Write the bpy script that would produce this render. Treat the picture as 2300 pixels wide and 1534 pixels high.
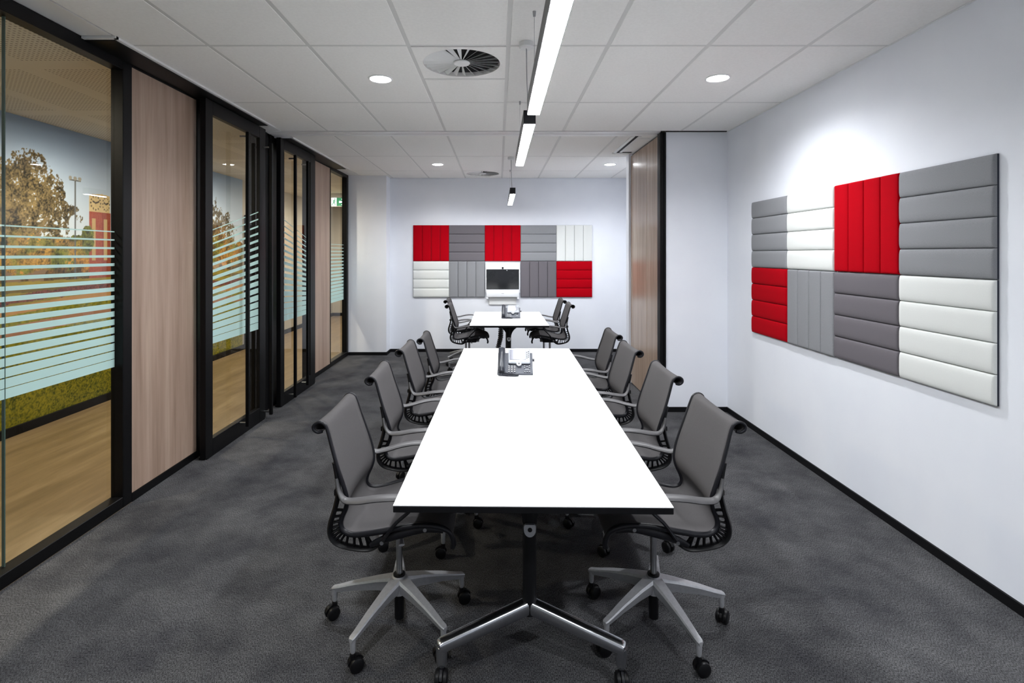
import bpy, bmesh, math, random
import numpy as np
from mathutils import Vector, Matrix

for o in list(bpy.data.objects):
    bpy.data.objects.remove(o, do_unlink=True)
S = bpy.context.scene
COL = S.collection
random.seed(7)
PI = math.pi

# ------------------------------------------------------------------ camera
F_PX, VPX, VPY, CAMZ = 1195.0, 1119.0, 570.0, 1.62
cam = bpy.data.cameras.new('camera')
cam.sensor_fit = 'HORIZONTAL'
cam.sensor_width = 36.0
cam.lens = F_PX / 2300.0 * 36.0
cam.shift_x = (1150.0 - VPX) / 2300.0
cam.shift_y = -(767.0 - VPY) / 2300.0
cam.clip_start = 0.02
camo = bpy.data.objects.new('camera', cam)
camo.location = (0, 0, CAMZ)
camo.rotation_euler = (PI / 2, 0, 0)
COL.objects.link(camo)
S.camera = camo

# ------------------------------------------------------------------ world, exposure
w = bpy.data.worlds.new('world')
S.world = w
w.use_nodes = True
w.node_tree.nodes['Background'].inputs[0].default_value = (0.9, 0.95, 1.0, 1)
w.node_tree.nodes['Background'].inputs[1].default_value = 0.05
vs = S.view_settings
vs.view_transform = 'Standard'
vs.look = 'None'
vs.gamma = 1.0
vs.use_curve_mapping = False
vs.exposure = 1.25

# lamp settings (used by the lamp builders further down)
PENDANT_STRENGTH = 44.0
DOWNLIGHT_WATT = 52.0
CORRIDOR_WATT = 55.0
COOL = (0.95, 0.975, 1.0)
WARM = (1.0, 0.87, 0.68)

# ------------------------------------------------------------------ helpers
def srgb(r, g, b):
    f = lambda c: (c / 255 / 12.92) if c / 255 <= 0.04045 else ((c / 255 + 0.055) / 1.055) ** 2.4
    return (f(r), f(g), f(b), 1.0)

def mat(name, col, rough=0.5, metal=0.0, spec=0.5, **kw):
    m = bpy.data.materials.new(name)
    m.use_nodes = True
    b = m.node_tree.nodes['Principled BSDF']
    b.inputs['Base Color'].default_value = col
    b.inputs['Roughness'].default_value = rough
    b.inputs['Metallic'].default_value = metal
    b.inputs['Specular IOR Level'].default_value = spec
    for k, v in kw.items():
        b.inputs[k.replace('_', ' ')].default_value = v
    return m

def nd(m, t, **kw):
    n = m.node_tree.nodes.new(t)
    for k, v in kw.items():
        setattr(n, k, v)
    return n

def lk(m, a, b):
    m.node_tree.links.new(a, b)

def noise_mat(name, c1, c2, scale=(5, 5, 5), detail=4, rough=0.6, bump=0.0, bscale=None, lo=0.35, hi=0.65, spec=0.4, metal=0.0, nscale=1.0, **kw):
    m = mat(name, c1, rough, metal, spec, **kw)
    b = m.node_tree.nodes['Principled BSDF']
    tc = nd(m, 'ShaderNodeTexCoord')
    mp = nd(m, 'ShaderNodeMapping')
    mp.inputs['Scale'].default_value = scale
    n = nd(m, 'ShaderNodeTexNoise')
    n.inputs['Scale'].default_value = nscale
    n.inputs['Detail'].default_value = detail
    r = nd(m, 'ShaderNodeValToRGB')
    r.color_ramp.elements[0].position = lo
    r.color_ramp.elements[1].position = hi
    r.color_ramp.elements[0].color = c1
    r.color_ramp.elements[1].color = c2
    lk(m, tc.outputs['Object'], mp.inputs['Vector'])
    lk(m, mp.outputs[0], n.inputs['Vector'])
    lk(m, n.outputs['Fac'], r.inputs[0])
    lk(m, r.outputs[0], b.inputs['Base Color'])
    if bump:
        n2 = nd(m, 'ShaderNodeTexNoise')
        n2.inputs['Scale'].default_value = bscale or 200
        n2.inputs['Detail'].default_value = 2
        bp = nd(m, 'ShaderNodeBump')
        bp.inputs['Strength'].default_value = bump
        bp.inputs['Distance'].default_value = 0.002
        lk(m, tc.outputs['Object'], n2.inputs['Vector'])
        lk(m, n2.outputs['Fac'], bp.inputs['Height'])
        lk(m, bp.outputs[0], b.inputs['Normal'])
    return m

class MB:
    def __init__(self):
        self.v, self.f, self.mi = [], [], []
    def add(self, vs, fs, m=0):
        o = len(self.v)
        self.v += [tuple(p) for p in vs]
        self.f += [tuple(i + o for i in q) for q in fs]
        self.mi += [m] * len(fs)
        return self
    def box(self, x0, x1, y0, y1, z0, z1, bev=0.0, seg=1, m=0, M=None):
        if x0 > x1: x0, x1 = x1, x0
        if y0 > y1: y0, y1 = y1, y0
        if z0 > z1: z0, z1 = z1, z0
        if bev <= 0:
            vs = [(x, y, z) for x in (x0, x1) for y in (y0, y1) for z in (z0, z1)]
            fs = [(0, 1, 3, 2), (4, 6, 7, 5), (0, 4, 5, 1), (2, 3, 7, 6), (0, 2, 6, 4), (1, 5, 7, 3)]
        else:
            bm = bmesh.new()
            bmesh.ops.create_cube(bm, size=1)
            for q in bm.verts:
                q.co = Vector(((x0 + x1) / 2 + q.co.x * (x1 - x0), (y0 + y1) / 2 + q.co.y * (y1 - y0), (z0 + z1) / 2 + q.co.z * (z1 - z0)))
            bmesh.ops.bevel(bm, geom=bm.edges[:], offset=bev, segments=seg, affect='EDGES', profile=0.5)
            bm.verts.index_update()
            vs = [tuple(q.co) for q in bm.verts]
            fs = [tuple(q.index for q in f.verts) for f in bm.faces]
            bm.free()
        if M is not None:
            vs = [tuple(M @ Vector(p)) for p in vs]
        return self.add(vs, fs, m)
    def tube(self, pts, ra, rb=None, side=None, n=10, caps=True, m=0):
        """swept ellipse; ra along 'side', rb across it"""
        pts = [Vector(p) for p in pts]
        N = len(pts)
        ra = ra if hasattr(ra, '__len__') else [ra] * N
        rb = ra if rb is None else (rb if hasattr(rb, '__len__') else [rb] * N)
        side0 = Vector(side) if side else None
        vs, fs = [], []
        prev = None
        for i, p in enumerate(pts):
            t = (pts[min(i + 1, N - 1)] - pts[max(i - 1, 0)]).normalized()
            if side0 is not None:
                b = side0 - t * side0.dot(t)
            elif prev is None:
                h = Vector((0, 0, 1)) if abs(t.z) < 0.9 else Vector((1, 0, 0))
                b = h.cross(t)
            else:
                b = prev - t * prev.dot(t)
            b.normalize()
            prev = b
            c = t.cross(b)
            for k in range(n):
                a = 2 * PI * k / n
                vs.append(p + b * (ra[i] * math.cos(a)) + c * (rb[i] * math.sin(a)))
        for i in range(N - 1):
            for k in range(n):
                k2 = (k + 1) % n
                fs.append((i * n + k, i * n + k2, (i + 1) * n + k2, (i + 1) * n + k))
        if caps:
            fs.append(tuple(range(n))[::-1])
            fs.append(tuple((N - 1) * n + k for k in range(n)))
        return self.add(vs, fs, m)
    def lathe(self, prof, n=24, M=None, m=0):
        """prof: (r, z) list, revolved about z"""
        vs, fs = [], []
        for r, z in prof:
            for k in range(n):
                a = 2 * PI * k / n
                vs.append(Vector((r * math.cos(a), r * math.sin(a), z)))
        P = len(prof)
        for i in range(P - 1):
            for k in range(n):
                k2 = (k + 1) % n
                fs.append((i * n + k, i * n + k2, (i + 1) * n + k2, (i + 1) * n + k))
        ring = prof[0][0] > 1e-6 and abs(prof[0][0] - prof[-1][0]) < 1e-6 and prof[0][1] != prof[-1][1] and len(prof) > 3
        if ring:                                   # hollow ring: close the section on itself
            for k in range(n):
                k2 = (k + 1) % n
                fs.append(((P - 1) * n + k, (P - 1) * n + k2, k2, k))
        elif prof[0][0] > 1e-6: fs.append(tuple(range(n))[::-1])
        if not ring and prof[-1][0] > 1e-6: fs.append(tuple((P - 1) * n + k for k in range(n)))
        if M is not None: vs = [M @ q for q in vs]
        return self.add(vs, fs, m)
    def prism(self, poly, d0, d1, axis='y', m=0, M=None):
        """poly in the two other axes (x,z for y; y,z for x; x,y for z)"""
        def P(a, b, d):
            return {'y': (a, d, b), 'x': (d, a, b), 'z': (a, b, d)}[axis]
        n = len(poly)
        vs = [P(a, b, d0) for a, b in poly] + [P(a, b, d1) for a, b in poly]
        fs = [tuple(range(n)), tuple(range(n, 2 * n))[::-1]]
        for k in range(n):
            k2 = (k + 1) % n
            fs.append((k, k2, n + k2, n + k))
        if M is not None: vs = [tuple(M @ Vector(q)) for q in vs]
        return self.add(vs, fs, m)
    def mesh(self, name, mats, ang=35):
        me = bpy.data.meshes.new(name)
        me.from_pydata(self.v, [], self.f)
        for x in (mats if isinstance(mats, (list, tuple)) else [mats]):
            me.materials.append(x)
        if any(self.mi):
            me.polygons.foreach_set('material_index', self.mi)
        bm = bmesh.new()
        bm.from_mesh(me)
        bmesh.ops.recalc_face_normals(bm, faces=bm.faces)
        bm.to_mesh(me)
        bm.free()
        if ang:
            me.polygons.foreach_set('use_smooth', [True] * len(me.polygons))
            me.set_sharp_from_angle(angle=math.radians(ang))
        me.update()
        return me
    def build(self, name, mats, parent=None, ang=35, loc=None):
        o = bpy.data.objects.new(name, self.mesh(name, mats, ang))
        COL.objects.link(o)
        if parent: o.parent = parent
        if loc: o.location = loc
        return o

def obj(name, me, parent=None, loc=None, rot=None):
    o = bpy.data.objects.new(name, me)
    COL.objects.link(o)
    if parent: o.parent = parent
    if loc is not None: o.location = loc
    if rot is not None: o.rotation_euler = rot
    return o

def empty(name, loc=(0, 0, 0), rz=0.0):
    o = bpy.data.objects.new(name, None)
    o.empty_display_size = 0.1
    o.location = loc
    o.rotation_euler = (0, 0, rz)
    COL.objects.link(o)
    return o

def tag(o, label=None, cat=None, group=None, kind=None):
    if label: o['label'] = label
    if cat: o['category'] = cat
    if group: o['group'] = group
    if kind: o['kind'] = kind
    return o

def struct(o, label, cat):
    return tag(o, label, cat, None, 'structure')

def copy_tree(o, parent=None):
    c = o.copy()
    COL.objects.link(c)
    if parent is not None:
        c.parent = parent
    for ch in [x for x in CH.get(o.name, [])]:
        copy_tree(ch, c)
    return c
CH = {}
def index_children():
    CH.clear()
    for o in bpy.data.objects:
        if o.parent: CH.setdefault(o.parent.name, []).append(o)

def catmull(P, n):
    P = [Vector(p) for p in P]
    out = []
    L = len(P) - 1
    for i in range(n + 1):
        u = i / n * L
        k = min(int(u), L - 1)
        t = u - k
        p0, p1, p2, p3 = P[max(k - 1, 0)], P[k], P[k + 1], P[min(k + 2, L)]
        out.append(0.5 * ((2 * p1) + (p2 - p0) * t + (2 * p0 - 5 * p1 + 4 * p2 - p3) * t * t + (3 * p1 - p0 - 3 * p2 + p3) * t ** 3))
    return out

def circle_pts(cx, cy, r, n, a0=0):
    return [(cx + r * math.cos(a0 + 2 * PI * k / n), cy + r * math.sin(a0 + 2 * PI * k / n)) for k in range(n)]

# ------------------------------------------------------------------ materials
M_wall = noise_mat('wall_paint', srgb(228, 231, 239), srgb(231, 234, 241), (3, 3, 3), rough=0.55, bump=0.03, bscale=350, spec=0.3)
M_tile = noise_mat('ceiling_tile', srgb(234, 233, 231), srgb(238, 237, 235), (60, 60, 60), rough=0.9, bump=0.08, bscale=500, spec=0.1)
M_grid = mat('ceiling_grid', srgb(205, 205, 203), 0.5)
M_whitemetal = mat('white_enamel', srgb(225, 226, 226), 0.35)
M_black = mat('black_aluminium', (0.0025, 0.0025, 0.003, 1), 0.42, 0.0, 0.2)
M_blackskirt = mat('black_skirting', (0.005, 0.005, 0.006, 1), 0.55, 0.0, 0.15)
M_blackplastic = mat('black_plastic', (0.005, 0.005, 0.006, 1), 0.4, 0.0, 0.25)
M_dark = mat('charcoal_plastic', srgb(22, 22, 27), 0.42, 0.0, 0.3)
M_armgrey = mat('grey_arm_plastic', srgb(78, 77, 79), 0.45)
M_alu = noise_mat('satin_aluminium', srgb(176, 177, 181), srgb(184, 185, 189), (90, 90, 90), rough=0.45, metal=0.5)
M_chrome = mat('polished_aluminium', srgb(205, 207, 212), 0.22, 1.0)
M_tablewhite = mat('white_laminate', srgb(246, 246, 246), 0.4, 0.0, 0.35)
M_steel = mat('brushed_steel', srgb(170, 171, 174), 0.3, 1.0)

def wood(name, c1, c2, c3, stretch, rough):
    m = mat(name, c1, rough)
    b = m.node_tree.nodes['Principled BSDF']
    tc = nd(m, 'ShaderNodeTexCoord')
    mp = nd(m, 'ShaderNodeMapping'); mp.inputs['Scale'].default_value = stretch
    n = nd(m, 'ShaderNodeTexNoise'); n.inputs['Scale'].default_value = 1; n.inputs['Detail'].default_value = 6; n.inputs['Roughness'].default_value = 0.6; n.inputs['Distortion'].default_value = 0.4
    r = nd(m, 'ShaderNodeValToRGB')
    e = r.color_ramp.elements
    e[0].position, e[0].color = 0.3, c1
    e[1].position, e[1].color = 0.72, c3
    x = e.new(0.5); x.color = c2
    mp2 = nd(m, 'ShaderNodeMapping'); mp2.inputs['Scale'].default_value = tuple(s * 5 for s in stretch)
    n2 = nd(m, 'ShaderNodeTexNoise'); n2.inputs['Scale'].default_value = 1; n2.inputs['Detail'].default_value = 3
    mx = nd(m, 'ShaderNodeMixRGB'); mx.blend_type = 'MULTIPLY'; mx.inputs[0].default_value = 0.35
    r2 = nd(m, 'ShaderNodeValToRGB')
    r2.color_ramp.elements[0].position = 0.3; r2.color_ramp.elements[0].color = (0.6, 0.57, 0.54, 1)
    r2.color_ramp.elements[1].position = 0.6; r2.color_ramp.elements[1].color = (1, 1, 1, 1)
    lk(m, tc.outputs['Object'], mp.inputs[0]); lk(m, tc.outputs['Object'], mp2.inputs[0])
    lk(m, mp.outputs[0], n.inputs['Vector']); lk(m, mp2.outputs[0], n2.inputs['Vector'])
    lk(m, n.outputs['Fac'], r.inputs[0]); lk(m, n2.outputs['Fac'], r2.inputs[0])
    lk(m, r.outputs[0], mx.inputs[1]); lk(m, r2.outputs[0], mx.inputs[2])
    lk(m, mx.outputs[0], b.inputs['Base Color'])
    return m
M_wood = wood('oak_laminate', srgb(148, 124, 108), srgb(166, 142, 126), srgb(180, 158, 141), (7, 9, 0.45), 0.45)
M_woodstack = wood('oak_laminate_gloss', srgb(152, 130, 112), srgb(170, 147, 128), srgb(184, 162, 143), (7, 9, 0.45), 0.22)
M_oakfloor = wood('oak_vinyl', srgb(110, 92, 65), srgb(126, 106, 77), srgb(146, 126, 96), (7, 0.8, 7), 0.4)

def carpet():
    m = mat('carpet', srgb(70, 70, 72), 0.95, 0, 0.1)
    b = m.node_tree.nodes['Principled BSDF']
    tc = nd(m, 'ShaderNodeTexCoord')
    n1 = nd(m, 'ShaderNodeTexNoise'); n1.inputs['Scale'].default_value = 2.6; n1.inputs['Detail'].default_value = 5; n1.inputs['Roughness'].default_value = 0.65
    r1 = nd(m, 'ShaderNodeValToRGB')
    r1.color_ramp.elements[0].position = 0.33; r1.color_ramp.elements[0].color = srgb(54, 54, 57)
    r1.color_ramp.elements[1].position = 0.68; r1.color_ramp.elements[1].color = srgb(84, 84, 85)
    mp = nd(m, 'ShaderNodeMapping'); mp.inputs['Scale'].default_value = (300, 130, 120)
    n2 = nd(m, 'ShaderNodeTexNoise'); n2.inputs['Scale'].default_value = 1; n2.inputs['Detail'].default_value = 2
    r2 = nd(m, 'ShaderNodeValToRGB')
    r2.color_ramp.elements[0].position = 0.35; r2.color_ramp.elements[0].color = (0.30, 0.30, 0.31, 1)
    r2.color_ramp.elements[1].position = 0.66; r2.color_ramp.elements[1].color = (1.75, 1.75, 1.75, 1)
    mx = nd(m, 'ShaderNodeMixRGB'); mx.blend_type = 'MULTIPLY'; mx.inputs[0].default_value = 1
    # faint tint from one carpet tile to the next
    bk = nd(m, 'ShaderNodeTexBrick'); bk.offset = 0.5
    bk.inputs['Scale'].default_value = 1.0; bk.inputs['Brick Width'].default_value = 1.0; bk.inputs['Row Height'].default_value = 0.5
    bk.inputs['Mortar Size'].default_value = 0.0012
    bk.inputs['Color1'].default_value = (0.92, 0.92, 0.92, 1); bk.inputs['Color2'].default_value = (1.06, 1.06, 1.06, 1); bk.inputs['Mortar'].default_value = (0.8, 0.8, 0.8, 1)
    mx2 = nd(m, 'ShaderNodeMixRGB'); mx2.blend_type = 'MULTIPLY'; mx2.inputs[0].default_value = 1
    bp = nd(m, 'ShaderNodeBump'); bp.inputs['Strength'].default_value = 0.6; bp.inputs['Distance'].default_value = 0.004
    lk(m, tc.outputs['Object'], n1.inputs['Vector']); lk(m, tc.outputs['Object'], mp.inputs[0]); lk(m, mp.outputs[0], n2.inputs['Vector'])
    lk(m, tc.outputs['Object'], bk.inputs['Vector'])
    lk(m, n1.outputs['Fac'], r1.inputs[0]); lk(m, n2.outputs['Fac'], r2.inputs[0])
    lk(m, r1.outputs[0], mx.inputs[1]); lk(m, r2.outputs[0], mx.inputs[2])
    lk(m, mx.outputs[0], mx2.inputs[1]); lk(m, bk.outputs['Color'], mx2.inputs[2])
    lk(m, mx2.outputs[0], b.inputs['Base Color'])
    lk(m, n2.outputs['Fac'], bp.inputs['Height']); lk(m, bp.outputs[0], b.inputs['Normal'])
    return m
M_carpet = carpet()

def fabric(name, col, scale=900, bump=0.25, rough=0.85, var=0.12):
    c2 = tuple(min(1, c * (1 + var)) for c in col[:3]) + (1,)
    c1 = tuple(c * (1 - var) for c in col[:3]) + (1,)
    return noise_mat(name, c1, c2, (scale, scale, scale), 2, rough, bump, scale, spec=0.06)
M_mesh = fabric('chair_mesh', srgb(81, 79, 80), 700)
M_red = fabric('red_wool', srgb(166, 1, 18), 500, 0.15)
M_grey = fabric('grey_wool', srgb(136, 137, 141), 500, 0.15)
M_dgrey = fabric('dark_grey_wool', srgb(106, 102, 107), 500, 0.15)
M_offwhite = fabric('white_wool', srgb(216, 218, 216), 500, 0.15, var=0.03)
M_core = mat('panel_core', srgb(40, 44, 58), 0.7)

def glass(name, tint, ior=1.5):
    m = bpy.data.materials.new(name)
    m.use_nodes = True
    nt = m.node_tree
    nt.nodes.remove(nt.nodes['Principled BSDF'])
    out = nt.nodes['Material Output']
    t = nd(m, 'ShaderNodeBsdfTransparent'); t.inputs[0].default_value = tint
    g = nd(m, 'ShaderNodeBsdfGlossy'); g.inputs['Roughness'].default_value = 0.0
    f = nd(m, 'ShaderNodeFresnel'); f.inputs[0].default_value = ior
    mx = nd(m, 'ShaderNodeMixShader')
    ge = nd(m, 'ShaderNodeNewGeometry')
    inv = nd(m, 'ShaderNodeMath', operation='SUBTRACT'); inv.inputs[0].default_value = 1.0
    mu_ = nd(m, 'ShaderNodeMath', operation='MULTIPLY')
    lk(m, ge.outputs['Backfacing'], inv.inputs[1]); lk(m, inv.outputs[0], mu_.inputs[0]); lk(m, f.outputs[0], mu_.inputs[1])
    lk(m, mu_.outputs[0], mx.inputs[0]); lk(m, t.outputs[0], mx.inputs[1]); lk(m, g.outputs[0], mx.inputs[2])
    lk(m, mx.outputs[0], out.inputs[0])
    return m
M_glass = glass('clear_glass', (0.94, 0.955, 0.945, 1), 1.45)
M_glassedge = mat('glass_edge', srgb(70, 90, 84), 0.2)

def film():
    m = mat('frosted_film', srgb(210, 238, 237), 0.5)
    b = m.node_tree.nodes['Principled BSDF']
    out = m.node_tree.nodes['Material Output']
    tr = nd(m, 'ShaderNodeBsdfTranslucent'); tr.inputs[0].default_value = srgb(206, 234, 233)
    tp = nd(m, 'ShaderNodeBsdfTransparent')
    m1 = nd(m, 'ShaderNodeMixShader'); m1.inputs[0].default_value = 0.35
    m2 = nd(m, 'ShaderNodeMixShader'); m2.inputs[0].default_value = 0.08
    lk(m, b.outputs[0], m1.inputs[1]); lk(m, tr.outputs[0], m1.inputs[2])
    lk(m, m1.outputs[0], m2.inputs[1]); lk(m, tp.outputs[0], m2.inputs[2])
    lk(m, m2.outputs[0], out.inputs[0])
    return m
M_film = film()

def emis(name, col, strength):
    m = mat(name, (col[0] * 0.8, col[1] * 0.8, col[2] * 0.8, 1), 0.5)
    b = m.node_tree.nodes['Principled BSDF']
    b.inputs['Emission Color'].default_value = (*col[:3], 1)
    b.inputs['Emission Strength'].default_value = strength
    return m
M_pendant = emis('pendant_lens', COOL, PENDANT_STRENGTH)
M_lens = emis('downlight_lens', COOL, 40.0)
M_lenswarm = emis('corridor_lens', WARM, 130.0)

# ------------------------------------------------------------------ dimensions
XL, XR = -2.39, 2.35          # glazed wall face, right wall
Y0, YB = -1.6, 8.79           # wall behind the camera, back wall
YP = 5.457                    # face of the nib beside the folding partition
H = 2.87                      # ceiling
XC = -4.33                    # far wall of the corridor
YC = 13.9                     # end of the corridor

# ------------------------------------------------------------------ room shell
struct(MB().box(XL, XR + 0.1, Y0 - 0.1, YB + 0.1, -0.1, 0).build('floor', M_carpet, ang=0), 'dark grey carpet floor of the meeting rooms', 'floor')
struct(MB().box(XC - 0.1, XL - 0.0005, Y0 - 0.1, YC + 0.1, -0.1, 0).build('floor_corridor', M_oakfloor, ang=0), 'oak look vinyl floor of the corridor beyond the glass', 'floor')
struct(MB().box(XR, XR + 0.12, Y0, YB, 0, H + 0.05).build('wall_right', M_wall, ang=0), 'plain white wall on the right carrying the padded panels', 'wall')
struct(MB().box(XL - 0.08, XR + 0.12, YB, YB + 0.12, 0, H + 0.05).build('wall_back', M_wall, ang=0), 'white end wall behind the far table', 'wall')
struct(MB().box(XC - 0.1, XR + 0.12, Y0 - 0.12, Y0, 0, H + 0.05).build('wall_front', M_wall, ang=0), 'white wall behind the camera', 'wall')
struct(MB().box(1.717, XR, YP, YP + 0.14, 0, H).build('wall_nib', M_wall, ang=0), 'white wall return beside the folding partition', 'wall')
struct(MB().box(1.642, XR, 6.69, 6.82, 0, H).build('wall_alcove', M_wall, ang=0), 'narrow white wall end behind the stacked partition panels', 'wall')
struct(MB().box(XL - 0.01, -1.786, 8.5, YB, 0, H).build('wall_column', M_wall, ang=0), 'white boxed column in the far left corner', 'wall')
BH, BT = 0.05, 0.012
struct(MB().box(XR - BT, XR, Y0, YP, 0, BH).build('baseboard_right', M_blackskirt), 'black skirting along the right wall', 'skirting')
struct(MB().box(1.717, XR - BT, YP - BT, YP, 0, BH).build('baseboard_nib', M_blackskirt), 'black skirting on the wall return', 'skirting')
struct(MB().box(-1.786 + BT, XR, YB - BT, YB, 0, BH).build('baseboard_back', M_blackskirt), 'black skirting along the end wall', 'skirting')
struct(MB().box(XL, -1.786 + BT, 8.5 - BT, 8.5, 0, BH).box(-1.786, -1.786 + BT, 8.5, YB - BT, 0, BH).build('baseboard_column', M_blackskirt), 'black skirting round the boxed column', 'skirting')

# ------------------------------------------------------------------ ceiling: slab, grid, tiles
ceil = struct(MB().box(XC - 0.1, XR + 0.12, Y0 - 0.1, YC + 0.1, H + 0.05, H + 0.12).build('ceiling', M_tile, ang=0), 'white tiled suspended ceiling', 'ceiling')
ZT0, ZT1 = H, H + 0.016
def tile(x0, x1, y0, y1, g=0.012):
    MB().box(x0 + g, x1 - g, y0 + g, y1 - g, ZT0, ZT1, 0.002).build('ceiling_tile', M_tile, ceil, ang=0)
def bar(x0, x1, y0, y1):
    MB().box(x0, x1, y0, y1, ZT0 + 0.002, ZT1 + 0.004).build('grid_bar', M_grid, ceil, ang=0)
xs = [-2.215] + [0.06 + 0.6 * k for k in range(-3, 4)] + [XR]
rows_a = [Y0, -0.403, 0.797, 1.997, 3.197, 4.397, 5.425]
rows_b = [5.635, 6.82, 8.02, YB]
for rows in (rows_a, rows_b):
    for j in range(len(rows) - 1):
        for i in range(len(xs) - 1):
            x0, x1, y0, y1 = xs[i], xs[i + 1], rows[j], rows[j + 1]
            if abs(x0 + 0.54) < 0.01 and abs(y0 - 3.197) < 0.01:
                tile(x0, x1, 3.81, y1); continue
            if abs(x0 + 0.54) < 0.01 and abs(y0 - 8.02) < 0.01:
                tile(x0, x1, 8.62, y1); continue
            tile(x0, x1, y0, y1)
    for x in xs[1:-1]:
        bar(x - 0.012, x + 0.012, rows[0], rows[-1])
    for y in rows[1:-1]:
        for i in range(len(xs) - 1):
            bar(xs[i] + 0.012, xs[i + 1] - 0.012, y - 0.012, y + 0.012)
for y in (3.81, 8.62):
    bar(-0.528, 0.048, y - 0.011, y + 0.011)
# perimeter angle on the right, shadow line over the nib
struct(MB().box(XR - 0.012, XR, Y0, YP, H - 0.004, H + 0.02).build('trim_1', M_whitemetal, ang=0), 'thin white ceiling angle along the right wall', 'trim')
struct(MB().box(1.717, XR, YP - 0.02, YP, H - 0.002, H + 0.02).build('trim_2', M_blackskirt, ang=0), 'thin black shadow line over the wall return', 'trim')
struct(MB().box(-2.39, -2.215, Y0, 3.045, H, H + 0.02).box(-2.39, -2.215, 5.13, 5.67, H, H + 0.02).box(-2.39, -2.215, 7.75, 8.5, H, H + 0.02).build('trim_3', M_whitemetal, ang=0), 'white ceiling infill at the door pelmets', 'trim')
# partition track
track = struct(empty('trim_4', (0, 5.53, H)), 'white folding partition track crossing the ceiling', 'track')
MB().box(-2.36, 1.66, -0.095, -0.02, -0.006, 0.02).build('track_flange', M_whitemetal, track, ang=0)
MB().box(-2.36, 1.66, 0.02, 0.095, -0.006, 0.02).build('track_flange', M_whitemetal, track, ang=0)
MB().box(-2.36, 1.66, -0.02, 0.02, 0.006, 0.03).build('track_slot', M_grid, track, ang=0)
# branch track to the panel pocket
br = struct(empty('trim_5', (1.47, 6.1, H)), 'black slotted branch track leading to the stacked panels', 'track')
MB().box(-0.055, -0.018, -0.46, 0.5, -0.008, 0.0).build('track_flange', M_whitemetal, br, ang=0)
MB().box(0.018, 0.05, -0.46, 0.43, -0.008, 0.0).build('track_flange', M_whitemetal, br, ang=0)
MB().box(-0.018, 0.018, -0.46, 0.47, -0.004, 0.0).build('track_slot', M_blackskirt, br, ang=0)
MB().box(-0.018, 0.17, 0.43, 0.465, -0.004, 0.0).build('track_slot', M_blackskirt, br, ang=0)
MB().box(-0.055, 0.17, 0.465, 0.5, -0.008, 0.0).build('track_flange', M_whitemetal, br, ang=0)
MB().box(0.05, 0.17, -0.36, -0.30, -0.006, 0.0).build('track_flange', M_whitemetal, br, ang=0)

# ------------------------------------------------------------------ corridor shell
M_corrwall = noise_mat('corridor_paint', srgb(186, 181, 172), srgb(190, 186, 177), (3, 3, 3), rough=0.6, spec=0.3)
def perforated():
    m = mat('perforated_ceiling', srgb(226, 219, 205), 0.85, 0, 0.1)
    b = m.node_tree.nodes['Principled BSDF']
    tc = nd(m, 'ShaderNodeTexCoord')
    def vec(op, a, bvec):
        n = nd(m, 'ShaderNodeVectorMath', operation=op)
        lk(m, a, n.inputs[0]); n.inputs[1].default_value = bvec
        return n.outputs[0]
    p = vec('MULTIPLY', tc.outputs['Object'], (1 / 0.030, 1 / 0.030, 0))
    fr = nd(m, 'ShaderNodeVectorMath', operation='FRACTION'); lk(m, p, fr.inputs[0])
    q = vec('SUBTRACT', fr.outputs[0], (0.5, 0.5, 0))
    ln = nd(m, 'ShaderNodeVectorMath', operation='LENGTH'); lk(m, q, ln.inputs[0])
    lt = nd(m, 'ShaderNodeMath', operation='LESS_THAN'); lk(m, ln.outputs['Value'], lt.inputs[0]); lt.inputs[1].default_value = 0.24
    # only inside rectangular fields
    p2 = vec('MULTIPLY', tc.outputs['Object'], (1 / 0.62, 1 / 1.2, 0))
    f2 = nd(m, 'ShaderNodeVectorMath', operation='FRACTION'); lk(m, p2, f2.inputs[0])
    sx = nd(m, 'ShaderNodeSeparateXYZ'); lk(m, f2.outputs[0], sx.inputs[0])
    gx = nd(m, 'ShaderNodeMath', operation='LESS_THAN'); lk(m, sx.outputs[0], gx.inputs[0]); gx.inputs[1].default_value = 0.78
    gy = nd(m, 'ShaderNodeMath', operation='LESS_THAN'); lk(m, sx.outputs[1], gy.inputs[0]); gy.inputs[1].default_value = 0.88
    a1 = nd(m, 'ShaderNodeMath', operation='MULTIPLY'); lk(m, gx.outputs[0], a1.inputs[0]); lk(m, gy.outputs[0], a1.inputs[1])
    a2 = nd(m, 'ShaderNodeMath', operation='MULTIPLY'); lk(m, a1.outputs[0], a2.inputs[0]); lk(m, lt.outputs[0], a2.inputs[1])
    mx = nd(m, 'ShaderNodeMixRGB'); lk(m, a2.outputs[0], mx.inputs[0])
    mx.inputs[1].default_value = srgb(226, 219, 205); mx.inputs[2].default_value = srgb(160, 152, 139)
    lk(m, mx.outputs[0], b.inputs['Base Color'])
    return m
M_perf = perforated()
struct(MB().box(XC, XL - 0.085, Y0, YC, H + 0.0, H + 0.03).build('ceiling_corridor', M_perf, ang=0), 'beige perforated plasterboard ceiling of the corridor', 'ceiling')
struct(MB().box(XC - 0.12, XC, Y0, YC, 0, H + 0.05).build('wall_corridor', M_corrwall, ang=0), 'beige corridor wall opposite the meeting rooms', 'wall')
struct(MB().box(XC - 0.1, XL, YC, YC + 0.1, 0, H + 0.05).build('wall_corridor_end', M_corrwall, ang=0), 'beige wall closing the far end of the corridor', 'wall')
struct(MB().box(XL - 0.08, XL - 0.02, YB + 0.12, YC, 0, H + 0.05).build('wall_corridor_side', M_corrwall, ang=0), 'beige corridor wall past the meeting rooms', 'wall')
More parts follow.
